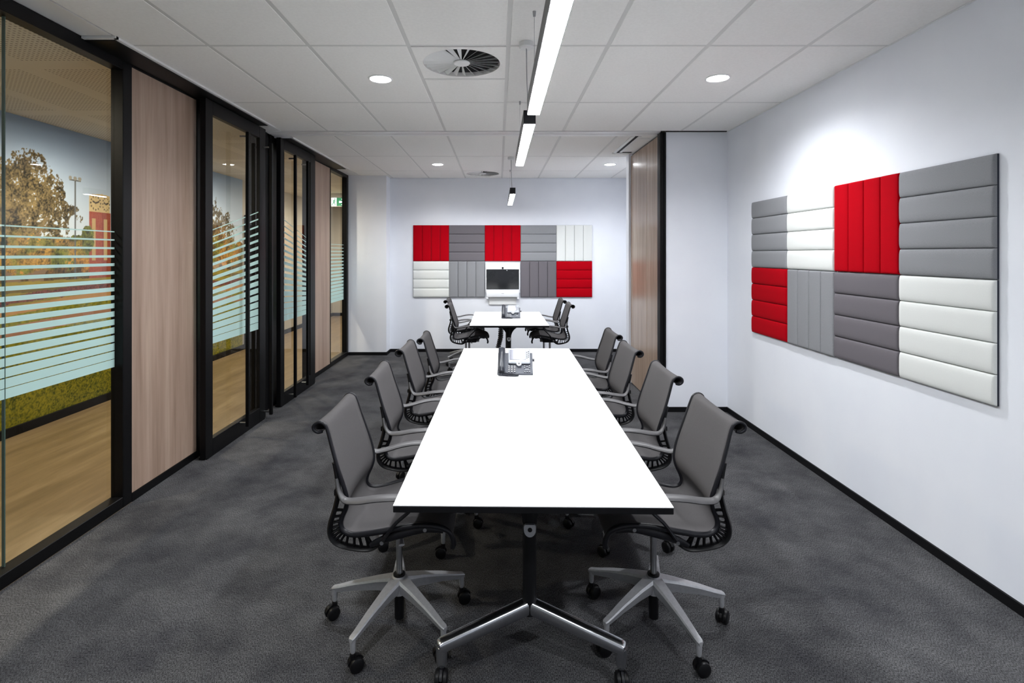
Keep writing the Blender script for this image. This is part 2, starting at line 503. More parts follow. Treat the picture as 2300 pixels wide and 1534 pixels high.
struct(MB().box(XC, XC + 0.03, Y0, YC, 0, 0.08).build('baseboard_corridor', M_blackskirt, ang=0), 'black skirting of the corridor wall', 'skirting')
struct(MB().box(XC + 0.03, XL - 0.08, YC - 0.015, YC, 0, 0.08).build('baseboard_corridor_end', M_blackskirt, ang=0), 'black skirting at the corridor end', 'skirting')
dk = struct(empty('door_3', (XC, 9.7, 0)), 'dark grey door in the corridor past the mural', 'door')
M_doorgrey = mat('dark_grey_door', srgb(62, 60, 58), 0.5)
MB().box(0, 0.045, -0.55, 0.55, 0, 2.2, 0.004).build('leaf', M_doorgrey, dk, ang=0)
MB().box(0, 0.06, -0.63, -0.55, 0, 2.28).box(0, 0.06, 0.55, 0.63, 0, 2.28).box(0, 0.06, -0.55, 0.55, 2.2, 2.28).build('door_frame', M_blackskirt, dk, ang=0)
MB().tube([(0.045, -0.45, 1.0), (0.095, -0.45, 1.0), (0.095, -0.33, 1.0)], 0.01).build('handle', M_steel, dk)

# ------------------------------------------------------------------ mural (flat print on the corridor wall)
def value_noise(u, v, cell, rng):
    gu, gv = u / cell, v / cell
    iu, iv = np.floor(gu).astype(int), np.floor(gv).astype(int)
    fu, fv = gu - iu, gv - iv
    iu -= iu.min(); iv -= iv.min()
    g = rng.random((iu.max() + 2, iv.max() + 2))
    fu = fu * fu * (3 - 2 * fu); fv = fv * fv * (3 - 2 * fv)
    return (g[iu, iv] * (1 - fu) * (1 - fv) + g[iu + 1, iv] * fu * (1 - fv) + g[iu, iv + 1] * (1 - fu) * fv + g[iu + 1, iv + 1] * fu * fv)
def fbm(u, v, cell, rng, octv=4):
    t = 0; a = 1; s = 0
    for _ in range(octv):
        t = t + a * value_noise(u, v, cell, rng); s += a; a *= 0.55; cell /= 2
    return t / s

def mural():
    ya, yb, za, zb = 2.0, 9.0, 0.08, H - 0.002
    step = 0.0065
    ny, nz = int((yb - ya) / step) + 1, int((zb - za) / step) + 1
    uy = np.linspace(ya, yb, ny); vz = np.linspace(za, zb, nz)
    U, V = np.meshgrid(uy, vz, indexing='ij')
    rng = np.random.default_rng(3)
    def lin(c):
        c = np.array(c, float) / 255
        return np.where(c <= 0.04045, c / 12.92, ((c + 0.055) / 1.055) ** 2.4)
    C = np.zeros(U.shape + (3,))
    def mixc(a, b, t):
        return lin(a) * (1 - t[..., None]) + lin(b) * t[..., None]
    def put(mask, col):
        mk = np.clip(mask, 0, 1)[..., None]
        C[:] = C * (1 - mk) + col * mk
    n1 = fbm(U, V, 0.5, rng, 4); n2 = fbm(U, V, 0.12, rng, 4); n3 = fbm(U, V, 0.026, rng, 2); n4 = fbm(U, V, 0.011, rng, 1); n5 = fbm(U, V, 0.09, rng, 3)
    # sky
    t = np.clip((V - 1.4) / 1.45, 0, 1)
    C[:] = mixc((226, 236, 244), (146, 172, 208), t ** 0.8)
    # far tree line
    top = 1.80 + 0.22 * (fbm(U, V * 0 + 1, 0.35, rng, 4) - 0.5) * 2 + 0.12 * (n2 - 0.5)
    leaf = mixc((24, 32, 14), (132, 138, 52), np.clip((n5 * 0.5 + n3 * 0.4 + n4 * 0.3 - 0.36) * 2.4, 0, 1))
    warm = mixc((52, 38, 16), (204, 146, 62), np.clip((n5 * 0.4 + n3 * 0.5 + n4 * 0.35 - 0.34) * 2.0, 0, 1))
    sel = np.clip((n1 - 0.47) * 9, 0, 1)[..., None]
    put((V < top) * 1.0, leaf * (1 - sel) + warm * sel)
    put(np.clip((1.56 - V) * 7 + (0.5 - n5) * 3, 0, 0.9) * (V < 1.62), mixc((22, 20, 14), (96, 78, 46), n4))
    # large gum trees
    def big_tree(cy, cz, ry, rz, base, dens, golden):
        d = np.sqrt(((U - cy) / ry) ** 2 + ((V - cz) / rz) ** 2)
        mk = (d + (n1 - 0.5) * 0.9 + (n2 - 0.5) * 0.9) < 1.0
        holes = (n3 * 0.4 + n5 * 0.35 + n4 * 0.25) > dens + 0.16 * (1 - np.clip(d, 0, 1) ** 2)
        lf = mixc((26, 26, 17), (142, 124, 84), np.clip((n5 * 0.55 + n3 * 0.35 + n4 * 0.4 - 0.42) * 2.3, 0, 1))
        gd = mixc((48, 42, 18), (196, 152, 72), np.clip((n5 * 0.5 + n3 * 0.4 + n4 * 0.4 - 0.40) * 2.1, 0, 1))
        g = np.clip((cz + golden - V) / 0.35 + (n2 - 0.5), 0, 1)[..., None]
        # limbs first, leaves over them
        for k, (dy, dz) in enumerate(((-0.7, 0.5), (-0.3, 0.75), (0.15, 0.7), (0.55, 0.45), (0.75, 0.1), (-0.75, 0.05))):
            tt = np.clip((V - base) / (cz + dz * rz - base), 0, 1)
            cx = cy + dy * ry * tt ** 1.6 + 0.03 * np.sin(V * 9 + k)
            wd = 0.035 * (1 - tt) + 0.006
            put((np.abs(U - cx) < wd) * (V > base) * (V < cz + dz * rz) * 1.0, np.broadcast_to(lin((128, 104, 80)), C.shape))
        gs = np.clip((fbm(U, V, 0.22, rng, 3) - 0.47) * 10, 0, 1)[..., None]
        gd = gd * (1 - gs) + leaf * gs
        put((mk & ~holes) * 1.0, lf * (1 - g) + gd * g)
    big_tree(4.75, 2.05, 0.62, 0.50, 1.32, 0.55, -0.35)
    big_tree(3.1, 2.0, 0.9, 0.55, 1.30, 0.55, -0.3)
    big_tree(8.12, 1.80, 0.62, 0.48, 1.30, 0.52, 0.25)
    big_tree(7.0, 1.85, 0.6, 0.4, 1.30, 0.55, -0.1)
    big_tree(5.0, 1.62, 0.5, 0.22, 1.30, 0.60, 0.3)
    # light mast
    put((np.abs(U - 5.44) < 0.008) * (V < 2.38) * (V > 1.30) * 1.0, np.broadcast_to(lin((92, 96, 100)), C.shape))
    put((np.abs(U - 5.44) < 0.075) * (np.abs(V - 2.372) < 0.007) * 1.0, np.broadcast_to(lin((80, 80, 80)), C.shape))
    for k in (-0.06, 0.0, 0.06):
        put((((U - 5.44 - k) ** 2 + (V - 2.39) ** 2) < 0.022 ** 2) * 1.0, np.broadcast_to(lin((150, 148, 140)), C.shape))
    # brick clock tower, two faces
    a, b_, c = 5.63, 5.81, 5.94
    brick = mixc((146, 62, 44), (168, 86, 64), n4)
    put(((U > a) & (U < c) & (V < 2.07) & (V > 1.30)) * 1.0, brick)
    put(((U > b_) & (U < c) & (V < 2.07) & (V > 1.30)) * 0.35, np.broadcast_to(lin((110, 36, 22)), C.shape))
    for s0, s1 in ((5.665, 5.715), (5.835, 5.885)):
        put(((U > s0) & (U < s1) & (V < 2.0) & (V > 1.55)) * 1.0, np.broadcast_to(lin((186, 158, 108)), C.shape))
    put(((U > a) & (U < c - 0.012) & (V >= 2.07) & (V < 2.27 - 0.10 * np.abs(U - b_))) * 1.0, mixc((188, 164, 114), (210, 188, 140), n3))
    for cy_, rr in ((5.72, 0.062), (5.87, 0.045)):
        ang = np.arctan2(V - 2.165, (U - cy_) / (rr / 0.062))
        rad = np.sqrt(((U - cy_) / (rr / 0.062)) ** 2 + (V - 2.165) ** 2)
        put(((np.abs(rad - 0.07) < 0.009) & (np.cos(ang * 12) > 0.2)) * 1.0, np.broadcast_to(lin((70, 58, 40)), C.shape))
        put((((np.abs(V - 2.165 - 0.4 * np.abs(U - cy_)) < 0.010) & (np.abs(U - cy_) < rr * 0.8))) * 1.0, np.broadcast_to(lin((60, 50, 36)), C.shape))
    # low tree beside the tower
    put((((U - 5.60) / 0.10) ** 2 + ((V - 1.78) / 0.16) ** 2 + (n2 - 0.5) * 1.4 < 0.8) * 1.0, leaf)
    # ground: verge, flower bed, path, lawn
    g0 = 1.36 + 0.03 * (n1 - 0.5)
    put((V < g0) * 1.0, mixc((120, 112, 40), (168, 148, 62), n2))
    put(((V < g0 - 0.06) & (V > g0 - 0.10)) * 0.8, mixc((70, 62, 34), (110, 90, 50), n3))
    bed = 1.21 + 0.05 * np.sin(U * 1.3)
    put((np.abs(V - bed) < 0.04 + 0.05 * (n2 - 0.5)) * 1.0, mixc((56, 26, 28), (140, 82, 72), n4))
    put(((V < bed - 0.055) & (V > bed - 0.13)) * 1.0, mixc((170, 122, 72), (190, 146, 90), n2))
    lawn = mixc((86, 94, 22), (158, 150, 36), np.clip((n1 * 0.5 + n3 * 0.7 - 0.3) * 1.7, 0, 1))
    put((V < bed - 0.13) * 1.0, lawn)
    pth = 0.93 + 0.05 * np.sin(U * 1.1 + 1)
    put((np.abs(V - pth) < 0.05) * 1.0, mixc((156, 112, 88), (176, 132, 104), n2))
    grass = mixc((54, 68, 12), (150, 142, 32), np.clip((n4 * 0.55 + n3 * 0.35 + n1 * 0.35 - 0.36) * 2.2, 0, 1))
    put(np.clip((0.72 - V) * 8 + (n2 - 0.5), 0, 1), grass)
    me = bpy.data.meshes.new('wall_mural')
    n = ny * nz
    co = np.zeros((n, 3), np.float32)
    co[:, 1] = U.ravel(); co[:, 2] = V.ravel()
    co[:, 0] = XC + 0.004
    ii, jj = np.meshgrid(np.arange(ny - 1), np.arange(nz - 1), indexing='ij')
    q = (ii * nz + jj).ravel()
    quads = np.stack([q, q + nz, q + nz + 1, q + 1], 1).astype(np.int32)
    me.vertices.add(n); me.vertices.foreach_set('co', co.ravel())
    me.loops.add(quads.size); me.loops.foreach_set('vertex_index', quads.ravel())
    me.polygons.add(len(quads)); me.polygons.foreach_set('loop_start', np.arange(0, quads.size, 4, dtype=np.int32))
    me.update(calc_edges=True)
    ca = me.color_attributes.new('print', 'FLOAT_COLOR', 'POINT')
    rgba = np.ones((n, 4), np.float32); rgba[:, :3] = C.reshape(-1, 3)
    ca.data.foreach_set('color', rgba.ravel())
    m = mat('mural_print', (1, 1, 1, 1), 0.45, 0, 0.3)
    at = nd(m, 'ShaderNodeAttribute'); at.attribute_name = 'print'
    lk(m, at.outputs['Color'], m.node_tree.nodes['Principled BSDF'].inputs['Base Color'])
    me.materials.append(m)
    return me
mu = empty('wall_mural', (XC, 5.5, 0.08))
tag(mu, 'photo mural of park trees, lawn and brick clock tower on corridor wall', 'mural')
pm = obj('print', mural(), mu); pm.matrix_parent_inverse = Matrix.Translation((-XC, -5.5, -0.08))
MB().box(XC, XC + 0.003, 2.0, 9.0, 0.08, H - 0.002).build('backing_sheet', M_whitemetal, mu, ang=0).matrix_parent_inverse = Matrix.Translation((-XC, -5.5, -0.08))

# ------------------------------------------------------------------ glazed wall on the left
WX0, WX1 = XL - 0.08, XL
wl = struct(empty('wall_left', (XL, 4.0, 0)), 'black framed glazed wall with oak panels', 'wall')
IW = Matrix.Translation((-XL, -4.0, 0))
def lw(mb, name, m, ang=0, parent=None):
    o = mb.build(name, m, parent or wl, ang)
    if parent is None: o.matrix_parent_inverse = IW
    return o
for a, b_ in ((3.39, 3.474), (4.225, 4.36), (5.22, 5.95), (6.70, 6.95), (7.576, 7.60), (8.405, 8.49)):
    lw(MB().box(WX0, WX1, a, b_, 0, H, 0.003), 'post', M_black)
for a in (5.33, 5.45, 5.56):
    lw(MB().box(WX1, WX1 + 0.012, a, a + 0.03, 0.0, H - 0.002, 0.003), 'seal_strip', M_black)
# pelmet soffits over the sliding doors
for a, b_ in ((3.074, 5.115), (5.70, 7.74)):
    lw(MB().box(WX1 - 0.02, -2.215, a, b_, H - 0.02, H + 0.03), 'door_pelmet', M_black)
    lw(MB().box(-2.214, -2.192, a - 0.02, b_ + 0.12, H - 0.014, H + 0.02), 'ceiling_edge_trim', M_whitemetal)
    lw(MB().box(WX1, -2.192, a - 0.024, a - 0.001, H - 0.014, H + 0.02), 'ceiling_edge_trim', M_whitemetal)
lw(MB().box(WX0, WX1, 3.474, 5.66, H - 0.03, H), 'head_rail', M_black)
lw(MB().box(WX0, WX1, 5.66, 7.60, H - 0.03, H), 'head_rail', M_black)
for a, b_ in ((3.474, 4.225), (6.95, 7.576)):
    lw(MB().box(WX0 + 0.01, WX1 - 0.006, a, b_, 0.055, H - 0.03, 0.002), 'timber_panel', M_wood)
    lw(MB().box(WX0, WX1, a, b_, 0, 0.055), 'kick_rail', M_black)

def stripes(parent, x, ya, yb, z_lo, top_a, top_b, n=17, inv=None):
    """frosted film bands, thin at the top and wide at the bottom, each its own sheet"""
    for k in range(n):
        def band(top):
            p = (top - z_lo) / n
            th = p * (0.93 - 0.80 * k / (n - 1))
            z = z_lo + p * k
            return z, z + th
        a0, a1 = band(top_a); b0, b1 = band(top_b)
        vs = []
        for xx in (x, x + 0.0012):
            vs += [(xx, ya, a0), (xx, yb, b0), (xx, yb, b1), (xx, ya, a1)]
        o = MB().add(vs, [(0, 1, 2, 3), (7, 6, 5, 4), (0, 4, 5, 1), (1, 5, 6, 2), (2, 6, 7, 3), (3, 7, 4, 0)]).build('film_stripe', M_film, parent, 0)
        if inv is not None: o.matrix_parent_inverse = inv

def window(name, ya, yb, joints, label, zb=0.07, zt=2.795):
    cy = (ya + yb) / 2
    r = struct(empty(name, (XL, cy, 0)), label, 'window')
    inv = Matrix.Translation((-XL, -cy, 0))
    def p(mb, nm, m, par=None):
        o = mb.build(nm, m, par or r, 0)
        if par is None: o.matrix_parent_inverse = inv
        return o
    p(MB().box(WX0, WX1, ya, yb, 0, zb, 0.003), 'sill', M_black)
    p(MB().box(WX0, WX1, ya, yb, zt, H, 0.003), 'head', M_black)
    e = [ya] + joints + [yb]
    for i in range(len(e) - 1):
        g = MB().box(XL - 0.066, XL - 0.054, e[i] + 0.002, e[i + 1] - 0.002, zb - 0.01, zt + 0.01)
        o = p(g, 'pane', M_glass)
        stripes(o, XL - 0.0535, e[i] + 0.003, e[i + 1] - 0.003, 0.90, 1.81, 1.81)
    for j in joints:
        p(MB().box(XL - 0.067, XL - 0.053, j - 0.003, j + 0.003, zb - 0.01, zt + 0.01), 'silicone_joint', M_glassedge)
window('window_1', Y0, 3.39, [-0.06, 1.29, 2.635], 'large clear glass bay with frosted stripes nearest the camera')
window('window_2', 7.60, 8.405, [], 'narrow striped glass pane beside the white column', 0.07, 2.82)

def door(name, ya, yb, ga, gb, tops, bars, label, far_hi):
    cy = (ya + yb) / 2
    r = struct(empty(name, (-2.31, cy, 0)), label, 'door')
    inv = Matrix.Translation((2.31, -cy, 0))
    X0, X1 = -2.335, -2.29
    def p(mb, nm, m, par=None, ang=0):
        o = mb.build(nm, m, par or r, ang)
        if par is None: o.matrix_parent_inverse = inv
        return o
    p(MB().box(X0, X1, ya, ga, 0.01, 2.845, 0.002), 'stile', M_black)
    p(MB().box(X0, X1, gb, yb, 0.01, 2.845, 0.002), 'stile', M_black)
    p(MB().box(X0, X1, ga, gb, 2.735, 2.845, 0.002), 'top_rail', M_black)
    p(MB().box(X0, X1, ga, gb, 0.01, 0.14, 0.002), 'bottom_rail', M_black)
    g = p(MB().box(-2.318, -2.306, ga - 0.008, gb + 0.008, 0.13, 2.745), 'pane', M_glass)
    stripes(g, -2.3055, ga, gb, 0.895, tops[0], tops[1], 17)
    for (yy, zb_) in bars:
        b = p(MB().box(-2.235, -2.205, yy - 0.014, yy + 0.014, zb_, 2.70, 0.003), 'pull_bar', M_black)
        for zz in (zb_ + 0.03, 2.66):
            MB().box(X1, -2.235, yy - 0.010, yy + 0.010, zz - 0.008, zz + 0.008, 0.002).build('bar_bracket', M_steel, b, 0)
    p(MB().box(X0 - 0.02, X1, ya + 0.02, yb - 0.02, 0.0, 0.012), 'floor_guide', M_black)
    return r
door('door_1', 4.165, 5.24, 4.27, 5.11, (1.86, 2.085), ((4.715, 0.09), (5.20, 0.05)), 'black framed sliding glass door with slanted stripes before the partition', True)
door('door_2', 5.60, 6.66, 5.69, 6.49, (2.06, 1.84), ((5.82, 0.05), (6.20, 0.09)), 'black framed sliding glass door with slanted stripes past the partition', False)

# ------------------------------------------------------------------ stacked folding partition
jp = struct(empty('trim_6', (1.686, 5.5, 0)), 'black upright jamb of the folding partition', 'jamb')
MB().box(-0.031, 0.031, -0.045, 0.035, 0, H - 0.008, 0.003).build('jamb_post', M_black, jp, 0)
MB().box(-0.031, -0.012, -0.062, -0.045, 0, H - 0.008, 0.003).build('seal_bead', M_black, jp, 0)
MB().box(0.012, 0.031, -0.062, -0.045, 0, H - 0.008, 0.003).build('seal_bead', M_black, jp, 0)
for (ya, yb, lb) in ((5.545, 5.955, 'oak folding partition panel next to the black jamb, nearer of the two'), (5.965, 6.675, 'wide oak folding partition panel at the far end of the stack')):
    r = empty('partition_panel', (1.70, (ya + yb) / 2, 0))
    tag(r, lb, 'partition panel', 'stacked partition panels')
    d = (yb - ya) / 2
    MB().box(-0.035, 0.035, -d, d, 0.012, 2.845, 0.002).build('face_board', M_woodstack, r, 0)
    MB().box(-0.02, 0.02, -d + 0.02, d - 0.02, 0.0, 0.012).build('floor_seal', M_black, r, 0)
    MB().box(-0.02, 0.02, -d + 0.02, d - 0.02, 2.845, H - 0.008).build('hanger_rail', M_black, r, 0)

# ------------------------------------------------------------------ acoustic wall panels
PW = 0.5935
def cushion_mesh():
    """one padded channel: length along x, width along y, bulging towards +z"""
    L, W, D = PW - 0.001, (PW - 0.001) / 4, 0.016
    nx, ny = 14, 10
    mb = MB()
    def h(u, e):
        q = min(u, 1 - u)
        return (1 - max(0, 1 - q / e) ** 2.4) ** 0.5
    xs_ = [0, .004, .01, .02, .04, .1, .3, .5, .7, .9, .96, .98, .99, .996, 1]
    ys_ = [0, .02, .05, .1, .2, .35, .5, .65, .8, .9, .95, .98, 1]
    vs = []
    for a in xs_:
        for b in ys_:
            vs.append(((a - .5) * L, (b - .5) * (W - 0.001), 0.004 + D * h(a, .02) * (0.25 + 0.75 * h(b, .32))  if 0 < a < 1 and 0 < b < 1 else 0.0))
    A, B = len(xs_), len(ys_)
    fs = [(i * B + j, (i + 1) * B + j, (i + 1) * B + j + 1, i * B + j + 1) for i in range(A - 1) for j in range(B - 1)]
    mb.add(vs, fs)
    return mb
_cache = {}
def acoustic(loc, rot, m, vertical, label, group):
    r = empty('acoustic_panel', loc)
    r.rotation_euler = rot
    tag(r, label, 'wall panel', group)
    if 'core' not in _cache:
        _cache['core'] = MB().box(-PW / 2 + .001, PW / 2 - .001, -PW / 2 + .001, PW / 2 - .001, 0, 0.012, 0.001).mesh('backing_board', M_core, 0)
    obj('backing_board', _cache['core'], r)
    if m.name not in _cache:
        me = cushion_mesh().mesh('cushion', m, 180)
        _cache[m.name] = me
    W = (PW - 0.001) / 4
    for k in range(4):
        off = (k - 1.5) * W
        obj('cushion', _cache[m.name], r, (off, 0, 0.011) if vertical else (0, off, 0.011), (0, 0, PI / 2) if vertical else None)
# local: x to the right, y up, z out of the wall
ROT_B = (PI / 2, 0, 0)
ROT_R = (PI / 2, 0, -PI / 2)
zrow = (1.795, 1.20)
cn = {'r': (M_red, 'red'), 'g': (M_grey, 'mid grey'), 'd': (M_dgrey, 'dark grey'), 'w': (M_offwhite, 'white')}
back = [('r', 1), ('d', 0), ('r', 1), ('g', 0), ('w', 1)], [('w', 0), ('g', 1), None, ('d', 1), ('r', 0)]
backlab = [['red padded panel at the top left corner of the end wall grid', 'dark grey padded panel between the two red ones on the end wall', 'red padded panel directly above the video screen', 'mid grey padded panel next to the white top right one on the end wall', 'white padded panel at the top right corner of the end wall grid'],
           ['white padded panel at the bottom left corner of the end wall grid', 'mid grey padded panel left of the video screen', None, 'dark grey padded panel right of the video screen', 'red padded panel at the bottom right corner of the end wall grid']]
for j in range(2):
    for i in range(5):
        if back[j][i] is None: continue
        c, v = back[j][i]
        acoustic((-1.402 + 0.5905 * (i + 0.5) , YB, zrow[j]), ROT_B, cn[c][0], v, backlab[j][i], 'padded panels on the end wall')
right = [('g', 0), ('w', 0), ('r', 1), ('g', 0)], [('r', 0), ('g', 1), ('d', 0), ('w', 0)]
rightlab = [['mid grey padded panel at the far top corner of the right wall grid', 'white padded panel between grey and red in the right wall top row', 'red padded panel with upright channels on the right wall', 'large looking grey padded panel at the near top corner on the right wall'],
            ['red padded panel at the far bottom corner of the right wall grid', 'mid grey padded panel with upright channels on the right wall', 'dark grey padded panel in the bottom row of the right wall', 'white padded panel at the near bottom corner on the right wall']]
for j in range(2):
    for i in range(4):
        c, v = right[j][i]
        acoustic((XR, 4.885 - 0.5985 * (i + 0.5), zrow[j]), ROT_R, cn[c][0], v, rightlab[j][i], 'padded panels on the right wall')

# ------------------------------------------------------------------ video screen on the end wall
vx, vz = 0.074, 1.20
M_screen = noise_mat('dark_screen', (0.010, 0.011, 0.013, 1), (0.014, 0.015, 0.017, 1), (2, 2, 2), rough=0.08, spec=0.5)
M_devwhite = mat('white_device', srgb(232, 234, 238), 0.35)
v = empty('video_screen', (vx, YB, 0.88))
tag(v, 'white video conference unit with dark screen on the end wall', 'screen')
MB().box(-0.285, 0.285, -0.05, 0, 0.10, 0.60, 0.006, 2).build('body', M_devwhite, v)
MB().box(-0.268, 0.268, -0.056, -0.048, 0.155, 0.485, 0.003).build('screen', M_screen, v)
MB().box(-0.268, 0.268, -0.075, -0.05, 0.03, 0.150, 0.008, 2).build('speaker_bar', M_devwhite, v)
for s in (-1, 1):
    MB().box(s * 0.268, s * 0.235, -0.07, -0.005, -0.005, 0.04, 0.004).build('foot', M_devwhite, v)
MB().box(-0.225, 0.225, -0.02, 0, -0.10, 0.03, 0.003).build('cable_cover', M_whitemetal, v)
c = MB().lathe([(0.0, -0.016), (0.010, -0.014), (0.016, -0.006), (0.016, 0.006), (0.010, 0.014), (0, 0.016)], 18).build('camera', M_blackplastic, v, loc=(0, -0.062, 0.507))
MB().box(0.062, 0.076, -0.0575, -0.055, 0.463, 0.472).build('sticker', M_whitemetal, v)
MB().box(-0.02, 0.02, -0.0757, -0.0748, 0.085, 0.091).build('logo_plate', M_steel, v)

# ------------------------------------------------------------------ tables
def caster_parts(parent, loc, ang, rw=0.03, w=0.022, mw=None, mh=None, stem_top=0.0, name='caster'):
    """twin wheel castor: hood + two wheels; sits on z=0 at loc"""
    c_, s_ = math.cos(ang), math.sin(ang)
    key = (name, rw, w)
    if key not in _cache:
        Rx = Matrix.Rotation(PI / 2, 4, 'X')
        wh = MB()
        for s in (-1, 1):
            prof = [(0.0, -w / 2), (rw * .72, -w / 2), (rw * .95, -w * .32), (rw, 0), (rw * .95, w * .32), (rw * .72, w / 2), (0, w / 2)]
            wh.lathe(prof, 20, Matrix.Translation((0.012, s * (w / 2 + 0.004), rw)) @ Rx)
        hd = MB()
        poly = [(-0.012, rw * 1.0)] + [(0.012 + (rw + .004) * math.cos(a), rw + (rw + .004) * math.sin(a)) for a in [PI * (0.12 + 0.8 * k / 8) for k in range(9)]] + [(-0.012, rw * .6)]
        hd.prism(poly, -0.005, 0.005, 'y')
        hd.tube([(0, 0, rw * 1.2), (0, 0, rw * 2 + 0.012)], 0.012, n=12)
        _cache[key] = (wh.mesh('wheels', mw or M_blackplastic), hd.mesh(name, mh or M_blackplastic))
    a, b = _cache[key]
    h = obj(name, b, parent, loc, (0, 0, ang))
    obj('wheels', a, h)
    return h

TL, TW, TH = 1.565, 0.99, 0.73
def make_table():
    """length along y, origin at floor centre"""
    r = empty('conference_table')
    t = MB().box(-TW / 2, TW / 2, -TL / 2, TL / 2, TH - 0.004, TH, 0.001).build('tabletop', M_tablewhite, r, 0)
    MB().box(-TW / 2, TW / 2, -TL / 2, TL / 2, TH - 0.027, TH - 0.0041, 0.002).build('edge_band', M_blackskirt, t, 0)
    yc = TL / 2 - 0.27
    MB().box(-0.03, 0.03, -yc, yc, TH - 0.085, TH - 0.03, 0.004).build('stretcher_beam', M_blackplastic, r, 0)
    for s in (-1, 1):
        y = s * yc
        MB().tube([(0, y, 0.17), (0, y, TH - 0.03)], 0.028, 0.024, side=(1, 0, 0), n=20).build('column', M_blackplastic, r)
        arc = [(0.028 + 0.15 * (1 - math.cos(a)), TH - 0.19 + 0.15 * math.sin(a)) for a in [PI / 2 * k / 8 for k in range(9)]]
        poly = arc + [(0.24, TH - 0.04), (0.24, TH - 0.028)]
        poly = poly + [(-a, b) for a, b in poly[::-1]]
        MB().prism(poly, y - 0.018, y + 0.018, 'y').build('top_bracket', M_blackplastic, r, 30)
        k = MB().prism([(-.024, .012), (-.024, .002)] + [(.024 * math.sin(a), -.0 - .03 * math.cos(a)) for a in [PI * (-.4 + .8 * q / 8) for q in range(9)]] + [(.024, .012), (.018, .019), (-.018, .019)], -0.012, 0, 'y')
        kb = k.build('tilt_knob', M_alu, r, 30, (0, y + s * 0.024, 0.525))
        if s > 0: kb.rotation_euler = (0, 0, PI)
        MB().lathe([(0.0, 0), (0.009, 0), (0.009, 0.003), (0, 0.003)], 14, Matrix.Rotation(PI / 2, 4, 'X')).build('knob_button', M_blackplastic, kb, loc=(0, -0.011, 0.0))
        for q in (-1, 1):
            end = Vector((q * 0.352, y + s * 0.155, 0.145))
            st = Vector((q * 0.012, y + s * 0.0, 0.198))
            d = end - st
            pts = [st + d * u for u in (0, .03, .5, .93, .97, .99)] 
            f = MB()
            sidev = Vector((-d.y, d.x, 0)).normalized()
            # rounded bar
            n = 16
            rings = []
            path = [(st, .026, .030), (st + d * .5, .025, .026), (st + d * .95, .024, .022), (st + d * .985, .022, .019), (st + d, .014, .012)]
            vs, fs = [], []
            up0 = Vector((0, 0, 1))
            for (p, a, b) in path:
                tt = d.normalized(); sv = sidev; uv = sv.cross(tt) if sv.cross(tt).z > 0 else tt.cross(sv)
                for kk in range(n):
                    an = 2 * PI * kk / n
                    cx, cz = math.cos(an), math.sin(an)
                    ex = 0.55
                    vs.append(p + sv * (a * abs(cx) ** ex * (1 if cx > 0 else -1)) + uv * (b * abs(cz) ** ex * (1 if cz > 0 else -1)))
            for i in range(len(path) - 1):
                for kk in range(n):
                    k2 = (kk + 1) % n
                    fs.append((i * n + kk, i * n + k2, (i + 1) * n + k2, (i + 1) * n + kk))
            fs += [tuple(range(n))[::-1], tuple((len(path) - 1) * n + kk for kk in range(n))]
            f.add(vs, fs)
            e2 = st + d * .955
            f.tube([(e2.x, e2.y, e2.z), (e2.x, e2.y, 0.09), (e2.x, e2.y, 0.072)], [.023, .021, .017], n=16)
            f.build('foot', M_chrome, r, 40)
            caster_parts(r, (e2.x, e2.y, 0), -PI / 2 if s < 0 else PI / 2, 0.032, 0.020, M_blackplastic, M_dark, name='table_castor')
    return r

tbl = make_table()
ROTT = -0.0158
index_children()
spots = [((0.1345, 1.876 + TL / 2, 0), ROTT, 'white topped meeting table with black edge nearest the camera'),
         ((0.159, 1.876 + TL * 1.5 + 0.004, 0), ROTT, 'white topped meeting table carrying a phone, joined behind the nearest table'),
         ((0.138, 6.60 + TL / 2, 0), 0.0, 'white topped meeting table carrying a phone by the end wall')]
for i, (p, rz, lb) in enumerate(spots):
    t = tbl if i == 0 else copy_tree(tbl)
    t.location = p
    t.rotation_euler = (0, 0, rz)
    tag(t, lb, 'table', 'white meeting tables')

# cable spine under the far table
cs = empty('cable_spine', (-0.005, 7.55, 0))
tag(cs, 'dark grey segmented cable spine hanging under the far table', 'cable spine')
vert = MB().lathe([(0.018, 0), (0.036, 0.003), (0.039, 0.011), (0.036, 0.018), (0.018, 0.021)], 8).mesh('vertebra', M_armgrey)
for k in range(25):
    u = k / 24
    zz = 0.03 + 0.63 * u
    xx = -0.09 + 0.11 * min(1, u * 1.6) ** 0.6 + 0.03 * u
    obj('vertebra', vert, cs, (xx, 0, zz), (0, 0.25 * (1 - u) , 0.3 * k))
MB().lathe([(0.09, 0), (0.09, 0.012), (0.06, 0.026), (0.0, 0.028)], 20).build('floor_foot', M_dark, cs, loc=(-0.09, 0, 0))

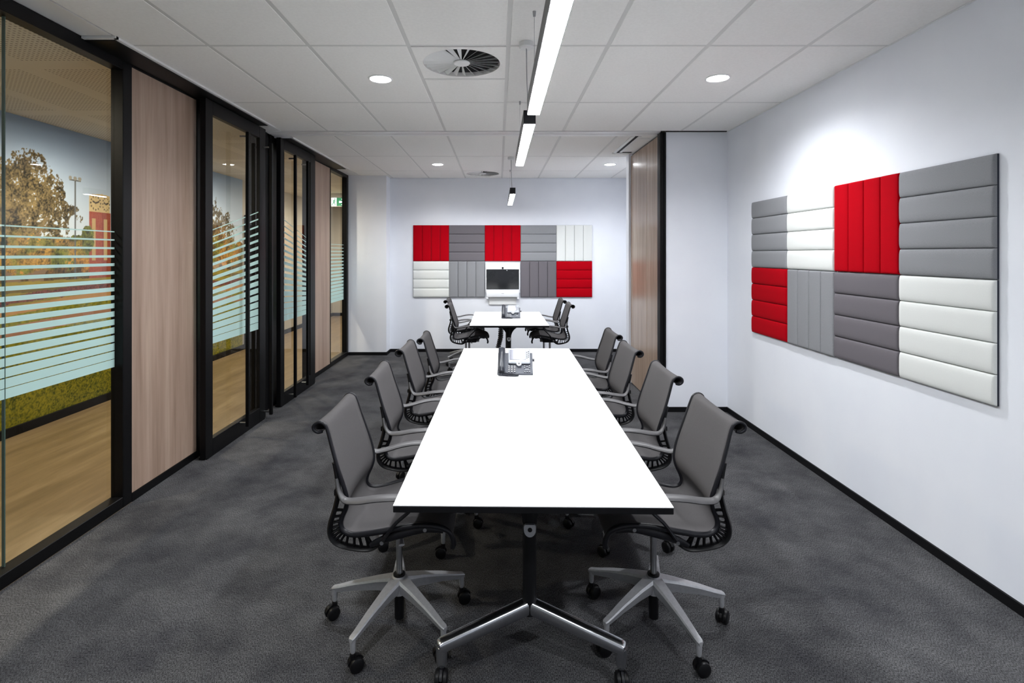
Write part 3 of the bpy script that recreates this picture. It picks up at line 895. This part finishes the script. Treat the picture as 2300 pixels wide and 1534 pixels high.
# ------------------------------------------------------------------ office chairs
def make_chair():
    """faces +x, origin on the floor below the gas lift"""
    r = empty('office_chair')
    prof = [(-.266, .914), (-.285, .910), (-.301, .922), (-.299, .940), (-.279, .951), (-.256, .942), (-.243, .915), (-.225, .855), (-.198, .77), (-.176, .70), (-.166, .65),
            (-.172, .61), (-.188, .575), (-.196, .545), (-.188, .52), (-.163, .506), (-.12, .506), (-.03, .526), (.066, .548), (.142, .553), (.20, .543), (.238, .522), (.252, .494)]
    hw = [.212, .212, .213, .214, .215, .215, .216, .222, .230, .228, .220, .210, .204, .202, .204, .210, .218, .232, .238, .236, .230, .224, .220]
    sg = [.002, .002, .004, .006, .010, .012, .014, .02, .024, .024, .020, .016, .013, .012, .013, .016, .019, .022, .02, .016, .011, .007, .003]
    n = 66
    P = catmull([(x, z, 0) for x, z in prof], n)
    Wd = catmull([(a, b, 0) for a, b in zip(hw, sg)], n)
    nv = 12
    vs, fs = [], []
    for i in range(n + 1):
        p = P[i]
        t = (P[min(i + 1, n)] - P[max(i - 1, 0)]).normalized()
        nx, nz = t.y, -t.x
        for j in range(nv + 1):
            q = -1 + 2 * j / nv
            s = Wd[i].y * (1 - q * q)
            vs.append((p.x + nx * s, q * Wd[i].x, p.y + nz * s))
    for i in range(n):
        for j in range(nv):
            a = i * (nv + 1) + j
            fs.append((a, a + 1, a + nv + 2, a + nv + 1))
    sh = MB().add(vs, fs).build('mesh_seat_and_back', M_mesh, r, 180)
    so = sh.modifiers.new('thickness', 'SOLIDIFY'); so.thickness = 0.004; so.offset = 0
    for s in (-1, 1):
        rail = [(P[i].x, s * (Wd[i].x + .003), P[i].y) for i in range(n + 1)]
        rad = [.0065 + .0045 * min(1, max(0, (i - 12) / 30)) for i in range(n + 1)]
        rail += [(.256, s * .216, .470), (.250, s * .213, .452)]
        rad += [.012, .011]
        MB().tube(rail, rad, n=8).build('side_rail', M_dark, r, 60)
        # outer spine with ribs
        sp = catmull([(-.214, s * .226, .795), (-.203, s * .226, .735), (-.200, s * .226, .67), (-.213, s * .226, .61), (-.229, s * .224, .56), (-.233, s * .222, .52), (-.222, s * .218, .488), (-.195, s * .212, .464), (-.140, s * .207, .447), (-.085, s * .205, .442), (-.052, s * .207, .456), (-.022, s * .217, .487)], 40)
        spo = MB().tube(sp, [.012 + .009 * math.sin(PI * k / 40) for k in range(41)], [.010] * 41, side=(0, 1, 0), n=8).build('spine', M_blackplastic, r, 60)
        for k in range(13):
            a = sp[11 + int(k * 2.0)]
            b = min((Vector((P[i].x, s * Wd[i].x, P[i].y)) for i in range(24, 56)), key=lambda q: (q - a).length + 0.15 * abs(q.z - a.z) * (1 if q.z > a.z and k < 5 else 0))
            if k == 0: ribm = None
            MB().tube([a, (a + b) / 2 , b], [.010, .008, .008], [.0065, .0050, .0065], side=(0, 1, 0), n=6).build('rib', M_blackplastic, spo, 60)
        # arm: grey top sweeping forward, black strut back down to the seat pivot
        ap = catmull([(-.203, s * .232, .735), (-.192, s * .240, .69), (-.165, s * .255, .660), (-.11, s * .272, .664), (-.04, s * .287, .679), (.03, s * .295, .687), (.085, s * .292, .684), (.112, s * .286, .672)], 30)
        u = [k / 30 for k in range(31)]
        arm = MB().tube(ap, [.009 + .018 * min(1, x * 2.2) for x in u], [.007 + .003 * math.sin(PI * x) for x in u], side=(0, 1, 0), n=12).build('armrest', M_armgrey, r, 60)
        ap2 = catmull([(.110, s * .286, .674), (.112, s * .282, .657), (.085, s * .272, .62), (.03, s * .256, .565), (-.022, s * .240, .492)], 14)
        MB().tube(ap2, [.016, .015] + [.012] * 12 + [.014], .007, side=(0, 1, 0), n=8).build('arm_strut', M_dark, arm, 60)
        # seat beam and pivots
        bm_ = MB().tube(catmull([(-.075, s * .215, .462), (-.022, s * .226, .490), (.06, s * .232, .518), (.145, s * .232, .535), (.215, s * .222, .522)], 16), .009, [.010 + .008 * math.sin(PI * k / 16) for k in range(17)], side=(0, 1, 0), n=8).build('seat_beam', M_dark, r, 60)
        for (px, pz) in ((-.022, .490), (.145, .535)):
            MB().lathe([(0, 0), (.0075, 0), (.0075, .003), (0, .003)], 12, Matrix.Translation((px, s * (.252 if px < 0 else .240), pz)) @ Matrix.Rotation(-s * PI / 2, 4, 'X')).build('pivot_bolt', M_steel, bm_)
        # small lumbar knuckle behind the back
        MB().box(-.222, -.204, s * .205 - .010, s * .205 + .010, .655, .682, .006, 2).build('back_knuckle', M_blackplastic, spo)
    # mechanism
    mech = MB()
    mech.box(-.075, .10, -.05, .05, .432, .472, .012, 2)
    mech.tube([(-.02, -.215, .478), (-.03, -.12, .462), (-.03, 0, .455), (-.03, .12, .462), (-.02, .215, .478)], .014, .009, side=(1, 0, 0), n=8)
    mech.tube([(.15, -.22, .522), (.12, -.12, .478), (.08, 0, .46), (.12, .12, .478), (.15, .22, .522)], .014, .009, side=(1, 0, 0), n=8)
    mech.build('tilt_mechanism', M_dark, r, 40)
    MB().box(.06, .135, -.028, .028, .436, .462, .01, 2).tube([(.03, -.05, .452), (.035, -.14, .452), (.045, -.19, .448)], [.006, .006, .012], .005, side=(1, 0, 0), n=8).build('height_lever', M_alu, r, 40)
    MB().tube([(0, 0, .20), (0, 0, .455)], .014, n=16).build('gas_lift', M_steel, r)
    MB().lathe([(0, .03), (.021, .03), (.021, .195), (0, .195)], 18).build('lift_sleeve', M_blackplastic, r)
    # five star base
    base = empty('star_base')
    base.parent = r
    MB().lathe([(.0215, .135), (.034, .14), (.038, .175), (.032, .212), (.0215, .218)], 24).build('hub', M_alu, base)
    MB().lathe([(.0145, .214), (.026, .214), (.026, .222), (.0145, .224)], 20).build('hub_collar', M_blackplastic, base)
    lm = MB()
    sec = [(.024, .030, .150, .212), (.10, .024, .146, .196), (.20, .0185, .134, .170), (.275, .0145, .119, .146), (.303, .0135, .115, .139), (.311, .009, .118, .134)]
    vs, fs = [], []
    for (x, hw_, z0, z1) in sec:
        vs += [(x, -hw_ * .55, z0), (x, hw_ * .55, z0), (x, hw_, z0 + (z1 - z0) * .82), (x, hw_ * .75, z1), (x, -hw_ * .75, z1), (x, -hw_, z0 + (z1 - z0) * .82)]
    for i in range(len(sec) - 1):
        for k in range(6):
            k2 = (k + 1) % 6
            fs.append((i * 6 + k, i * 6 + k2, i * 6 + 6 + k2, i * 6 + 6 + k))
    fs += [tuple(range(6))[::-1], tuple((len(sec) - 1) * 6 + k for k in range(6))]
    lm.add(vs, fs)
    lm.tube([(.298, 0, .135), (.298, 0, .082), (.298, 0, .074)], [.0125, .011, .009], n=12)
    legm = lm.mesh('base_leg', M_alu, 30)
    for k in range(5):
        a = 2 * PI * k / 5
        lg = obj('base_leg', legm, base, None, (0, 0, a))
        caster_parts(base, (.298 * math.cos(a), .298 * math.sin(a), 0), a + 0.9 + 1.7 * k, 0.029, 0.021, name='castor')
    return r, base

chair, cbase = make_chair()
# the star base is a part with its own pieces: flatten so that hub and legs hang one level below the chair
for o in [o for o in bpy.data.objects if o.parent == cbase]:
    o.parent = chair
    if o.name.split('.')[0] in ('base_leg', 'castor', 'hub', 'hub_collar'):
        o['turns'] = 1
bpy.data.objects.remove(cbase, do_unlink=True)
bpy.context.view_layer.update()
index_children()
TURN = [o.name for o in bpy.data.objects if o.get('turns')]

def put_chair(i, loc, rz, base_rz, label, group, dz=0.0):
    c = empty('office_chair', loc, rz)
    tag(c, label, 'chair', group)
    R = Matrix.Rotation(base_rz, 4, 'Z')
    for ch in CH[chair.name]:
        k = ch.copy(); COL.objects.link(k); k.parent = c
        if 'turns' in k:
            k.matrix_local = R @ ch.matrix_local
            del k['turns']
        elif ch.name.split('.')[0] not in ('gas_lift', 'lift_sleeve'):
            k.location.z += dz
        for g in CH.get(ch.name, []):
            h = g.copy(); COL.objects.link(h); h.parent = k
    return c
Gm, Gf = 'chairs along the long table', 'chairs at the far table'
rad = math.radians
CHAIRS = [
    ((-.433, 2.33), 0, 172, 'grey mesh office chair nearest the camera on the left of the long table', Gm),
    ((-.425, 3.11), 2, 150, 'grey mesh office chair, second from the camera on the left', Gm),
    ((-.402, 3.88), -1, 190, 'grey mesh office chair, third from the camera on the left', Gm),
    ((-.365, 4.58), 1, 200, 'grey mesh office chair, fourth from the camera on the left', Gm),
    ((.680, 2.33), 180, 180, 'grey mesh office chair nearest the camera on the right of the long table', Gm),
    ((.703, 3.11), 179, -79, 'grey mesh office chair, second from the camera on the right', Gm),
    ((.690, 3.87), 181, 10, 'grey mesh office chair, third from the camera on the right', Gm),
    ((.715, 4.58), 180, 40, 'grey mesh office chair, fourth from the camera on the right', Gm),
    ((-.390, 7.16), 0, 15, 'dark mesh office chair on the left of the far table, nearer one', Gf),
    ((-.475, 7.85), -1, 2, 'dark mesh office chair on the left of the far table, half hidden by its neighbour', Gf),
    ((.695, 7.16), 180, 25, 'dark mesh office chair on the right of the far table, nearer one', Gf),
    ((.672, 7.83), 181, 0, 'dark mesh office chair on the right of the far table, closer to the end wall', Gf),
]
for i, ((x, y), rz, brz, lb, g) in enumerate(CHAIRS):
    put_chair(i, (x, y, 0), rad(rz), rad(brz), lb, g, {2: .004, 3: -.028}.get(i, 0.0))
for ch in list(CH[chair.name]):
    for g in CH.get(ch.name, []):
        bpy.data.objects.remove(g, do_unlink=True)
    bpy.data.objects.remove(ch, do_unlink=True)
bpy.data.objects.remove(chair, do_unlink=True)

# ------------------------------------------------------------------ desk phones
M_phone = mat('phone_grey', srgb(72, 75, 84), 0.45, 0, 0.3)
M_phonedark = mat('phone_dark', srgb(40, 43, 51), 0.3, 0, 0.4)
M_phonesilver = mat('phone_silver', srgb(168, 172, 180), 0.35, 0, 0.3)
M_lcd = mat('phone_lcd', srgb(92, 94, 108), 0.15, 0, 0.5)
M_key = mat('phone_key', srgb(186, 190, 198), 0.4)
def make_phone(loc, rz, label):
    r = empty('desk_phone', loc, rz)
    tag(r, label, 'phone', 'desk phones')
    # local: x right, y away from the viewer, z up; the face is a plane tilted towards the viewer
    tilt = rad(38)
    MB().prism([(-.10, .001), (.075, .001), (.075, .128), (.060, .133), (-.10, .011)], -.13, .13, 'x').build('body', M_phone, r, 20)
    T = Matrix.Translation((0, -.098, .0135)) @ Matrix.Rotation(math.atan2(.122, .16), 4, 'X')
    def on(mb, nm, m, par=None, ang=30):
        o = mb.build(nm, m, par or r, ang)
        if par is None: o.matrix_local = T
        return o
    # coordinates on the face: x across, y up the slope (0..0.185)
    br_ = on(MB().box(-.078, -.07, .006, .18, 0, .004, .002), 'cradle_ridge', M_phone)
    bz = on(MB().box(-.052, .112, .082, .232, .0, .020, .012, 2), 'display_bezel', M_phonesilver)
    on(MB().box(-.042, .078, .112, .210, .0185, .0215, .002), 'display', M_lcd, bz)
    for k in range(8):
        on(MB().lathe([(0, .019), (.0042, .019), (.0042, .0225), (0, .0225)], 10, Matrix.Translation((.088 + .012 * (k % 2), .130 + .009 * k, 0))), 'line_key', M_phonedark, bz)
    for k in range(5):
        on(MB().box(-.034 + .024 * k, -.020 + .024 * k, .093, .099, .0195, .0225, .001), 'soft_key', M_key, bz)
    nav = on(MB().lathe([(.009, 0), (.019, 0), (.019, .012), (.009, .012)], 20, Matrix.Translation((.028, .078, 0.006))), 'navigation_ring', M_key)
    on(MB().lathe([(0, 0), (.0085, 0), (.0085, .013), (0, .013)], 16, Matrix.Translation((.028, .078, 0.006))), 'navigation_button', M_phonedark, nav)
    keym = MB().lathe([(0, 0), (.0088, 0), (.0080, .004), (0, .0042)], 12).box(-.0032, .0032, -.0030, .0030, .0030, .0048, m=1).mesh('keypad_key', [M_phonedark, M_key])
    for i in range(3):
        for j in range(4):
            o = obj('keypad_key', keym, r); o.matrix_local = T @ Matrix.Translation((-.046 + .021 * i, .014 + .0165 * j, 0))
    for (x, y) in ((.070, .068), (.106, .068), (.088, .062), (.070, .052), (.106, .052), (.070, .014), (.088, .014), (.106, .014)):
        o = obj('function_key', keym, r); o.matrix_local = T @ Matrix.Translation((x, y, 0)) @ Matrix.Diagonal((.75, .75, 1, 1))
    on(MB().box(.070, .106, .032, .037, 0, .004, .001), 'volume_rocker', M_key)
    # handset lying along the left side
    hp = catmull([(-.102, .006, .022), (-.102, .03, .034), (-.102, .10, .040), (-.102, .17, .036), (-.102, .215, .022)], 20)
    hs = on(MB().tube(hp, [.021 + .005 * abs(2 * k / 20 - 1) ** 2 for k in range(21)], [.013 + .004 * abs(2 * k / 20 - 1) ** 2 for k in range(21)], side=(1, 0, 0), n=14)
            .box(-.126, -.078, .0, .045, .002, .030, .008, 2).box(-.126, -.078, .175, .222, .002, .028, .008, 2), 'handset', M_phonedark, None, 50)
    on(MB().box(-.128, -.076, -.002, .225, -.002, .008, .003), 'handset_cradle', M_phone)
    # side knob, curled cord
    MB().lathe([(0, 0), (.011, 0), (.011, .014), (0, .014)], 14, Matrix.Translation((.130, .03, .085)) @ Matrix.Rotation(PI / 2, 4, 'Y')).build('side_jack', M_phonedark, r)
    path = catmull([(-.105, -.100, .022), (-.118, -.125, .012), (-.11, -.145, .012), (-.06, -.165, .012), (.0, -.168, .012), (.022, -.150, .012), (.0, -.130, .012), (-.05, -.118, .012), (-.09, -.104, .014)], 420)
    cd = []
    for k, p in enumerate(path):
        a = k * 1.15
        cd.append((p.x + .0055 * math.cos(a) * .7, p.y + .0055 * math.cos(a) * .7, p.z + .0065 * math.sin(a)))
    MB().tube(cd, .0023, n=5).build('handset_cord', M_phonedark, r, 80)
make_phone((.128, 4.00, TH + .0005), rad(-2), 'grey office phone with silver display on the long table')
make_phone((.178, 7.42, TH + .0005), rad(-2), 'grey office phone with silver display on the far table')

# ------------------------------------------------------------------ pendant lights
def pendant(y0, y1, canopy_y, label, X=.178):
    zb, zt, hw_ = 2.35, 2.432, .034
    r = empty('pendant_light', (X, (y0 + y1) / 2, zb))
    tag(r, label, 'pendant light', 'linear pendants')
    d = (y1 - y0) / 2
    hz = zt - zb
    MB().box(-hw_, -hw_ + .003, -d, d, .004, hz).box(hw_ - .003, hw_, -d, d, .004, hz).box(-hw_, hw_, -d, d, hz - .004, hz).box(-hw_, hw_, -d, -d + .003, .004, hz).box(-hw_, hw_, d - .003, d, .004, hz).build('housing', M_dark, r, 0)
    MB().box(-hw_ + .0035, hw_ - .0035, -d + .0035, d - .0035, 0, .012).build('diffuser', M_pendant, r, 0)
    cy = canopy_y - (y0 + y1) / 2
    for s in (-1, 1):
        y = s * (d - .06)
        if abs(y - cy) < .4:                       # this end hangs from the canopy itself
            MB().tube([(-.004, cy + .012, hz), (-.008, cy + .012, H - zb - .03)], .0014, n=6).build('suspension_cable', M_steel, r)
            continue
        c_ = MB().tube([(0, y, hz), (0, y, H - zb)], .0014, n=6).build('suspension_cable', M_steel, r)
        MB().lathe([(.0, H - zb - .028), (.007, H - zb - .028), (.009, H - zb - .002), (.0, H - zb)], 12, Matrix.Translation((0, y, 0))).build('ceiling_gripper', M_steel, c_)
    MB().lathe([(0, H - zb - .035), (.036, H - zb - .035), (.042, H - zb - .028), (.042, H - zb), (0, H - zb)], 24, Matrix.Translation((-.012, cy, 0))).build('ceiling_canopy', M_whitemetal, r)
    MB().tube(catmull([(-.012, cy, H - zb - .035), (-.008, cy + .01, .3), (.0, cy + .005, .15), (0, cy, hz)], 10), .0028, n=6).build('power_cable', M_steel, r)
pendant(1.36, 2.80, 1.9, 'long linear pendant lamp overhead, nearest the camera', .186)
pendant(3.01, 4.42, 3.15, 'linear pendant lamp hanging over the middle of the long table')
pendant(6.53, 8.00, 6.88, 'small looking linear pendant lamp over the far table')

# ------------------------------------------------------------------ recessed downlights
def downlight(x, y, label, group, m=None, col=COOL, watt=None, z=H, spread=158):
    r = empty('downlight', (x, y, z))
    tag(r, label, 'downlight', group)
    MB().lathe([(.072, -.004), (.076, -.007), (.086, -.004), (.088, .0), (.072, .0)], 32).build('trim_ring', M_whitemetal, r)
    MB().lathe([(0, -.003), (.0715, -.003), (.0715, .0), (0, .0)], 32).build('lens', m or M_lens, r)
    L = bpy.data.lights.new('downlight_lamp', 'SPOT')
    L.shadow_soft_size = .05; L.energy = watt or DOWNLIGHT_WATT; L.color = col; L.spot_size = rad(spread); L.spot_blend = 1.0
    o = obj('lamp', L, r, (0, 0, -.06))
    return r
G = 'meeting room downlights'
downlight(-.84, 3.797, 'round downlight left of the pendant in the front room', G)
downlight(1.56, 3.78, 'round downlight near the right wall in the front room', G)
downlight(-.845, 7.43, 'round downlight left of the pendant in the far room', G)
downlight(1.56, 7.43, 'round downlight near the partition stack in the far room', G)
downlight(-.84, .2, 'round downlight overhead behind the camera on the left', G)
downlight(1.56, .2, 'round downlight overhead behind the camera on the right', G)
for k, y in enumerate((2.6, 5.0, 7.7, 10.2, 12.4)):
    downlight(-3.4, y, 'warm corridor downlight, number %s from the camera end' % ('one', 'two', 'three', 'four', 'five', 'six')[k], 'corridor downlights', M_lenswarm, WARM, CORRIDOR_WATT, H, 172)

# ------------------------------------------------------------------ swirl air vents
M_void = mat('vent_void', (0.006, 0.006, 0.007, 1), 0.9)
def vent(x, y, label):
    r = empty('air_vent', (x, y, H))
    tag(r, label, 'air vent', 'swirl air vents')
    R, q = .253, .288
    ring = MB()
    n = 48
    vs, fs = [], []
    for k in range(n):
        a = 2 * PI * k / n
        c_, s_ = math.cos(a), math.sin(a)
        m_ = max(abs(c_), abs(s_))
        vs += [(R * c_, R * s_, 0), (q * c_ / m_, q * s_ / m_, 0), (R * c_, R * s_, .03), (q * c_ / m_, q * s_ / m_, .012)]
    for k in range(n):
        a, b = 4 * k, 4 * ((k + 1) % n)
        fs += [(a, a + 1, b + 1, b), (a, b, b + 2, a + 2), (a + 1, a + 3, b + 3, b + 1)]
    ring.add(vs, fs).build('face_plate', M_tile, r, 30)
    MB().lathe([(0, .03), (R + .01, .03), (R + .01, .034), (0, .034)], 32).build('plenum', M_void, r)
    MB().lathe([(0, -.002), (.05, -.001), (.055, .004), (.05, .012), (0, .012)], 24).build('vent_hub', M_whitemetal, r)
    # blade tilted about its radial axis
    bl = MB()
    tl = rad(38)
    def pt(rr, w_, dz=0):
        return (rr, w_ * math.cos(tl), .012 + w_ * math.sin(tl) + dz)
    w0, w1 = .005, .0165
    vs = [pt(.045, -w0), pt(.250, -w1), pt(.250, w1), pt(.045, w0)]
    vs += [(a, b, c_ + .0015) for a, b, c_ in vs]
    bl.add(vs, [(0, 1, 2, 3), (7, 6, 5, 4), (0, 4, 5, 1), (1, 5, 6, 2), (2, 6, 7, 3), (3, 7, 4, 0)])
    bme = bl.mesh('vent_blade', M_whitemetal, 0)
    for k in range(24):
        obj('vent_blade', bme, r, None, (0, 0, 2 * PI * k / 24))
vent(-.24, 3.503, 'round swirl air vent in the ceiling of the front room')
vent(-.24, 8.32, 'round swirl air vent in the ceiling by the end wall')

# ------------------------------------------------------------------ exit sign in the corridor
M_green = emis('exit_green', srgb(0, 120, 72)[:3], 0.6)
M_signwhite = emis('exit_white', (0.86, 1.0, 0.96), 1.0)
ex = empty('exit_sign', (-3.222, 11.0, 2.60))
tag(ex, 'green running man exit sign hanging in the corridor', 'exit sign')
MB().box(-.235, .235, 0, .05, -.005, .185, .004).build('sign_box', M_whitemetal, ex, 0)
MB().box(-.118, .228, -.004, 0, .008, .176).build('green_field', M_green, ex, 0)
MB().box(-.228, -.118, -.004, 0, .008, .176).build('white_field', M_signwhite, ex, 0)
man = MB()
def limb(a, b, w_):
    a, b = Vector((-.228 + (a[0] + .228) * .62, a[1])), Vector((-.228 + (b[0] + .228) * .62, b[1]))
    d = (b - a).normalized(); nrm = Vector((-d.y, d.x)) * w_
    man.prism([tuple(a + nrm), tuple(b + nrm), tuple(b - nrm), tuple(a - nrm)], -.006, -.004, 'y')
man.prism(circle_pts(-.1536, .150, .013, 12), -.006, -.004, 'y')
limb((-.118, .132), (-.138, .085), .011); limb((-.116, .126), (-.092, .105), .006); limb((-.092, .105), (-.070, .100), .006)
limb((-.122, .128), (-.155, .125), .006); limb((-.155, .125), (-.168, .098), .006)
limb((-.136, .090), (-.112, .058), .008); limb((-.112, .058), (-.098, .022), .007)
limb((-.140, .088), (-.158, .060), .008); limb((-.158, .060), (-.195, .052), .007); limb((-.195, .052), (-.205, .018), .007)
man.build('running_man', M_green, ex, 0)
arr = MB().prism([(-.066, .072), (.03, .072), (.03, .112), (-.066, .112)], -.006, -.004, 'y').prism([(-.03, .030), (.01, .030), (.09, .092), (.01, .154), (-.03, .154), (.045, .092)], -.0062, -.004, 'y')
arr.build('arrow', M_signwhite, ex, 0)
MB().box(-.235, .235, .0, .03, .185, .27).build('mounting_bar', M_grid, ex, 0)
MB().lathe([(0, -.012), (.012, -.01), (.014, 0), (0, 0)], 12, Matrix.Translation((-.18, .02, -.005))).build('test_button', M_dark, ex)
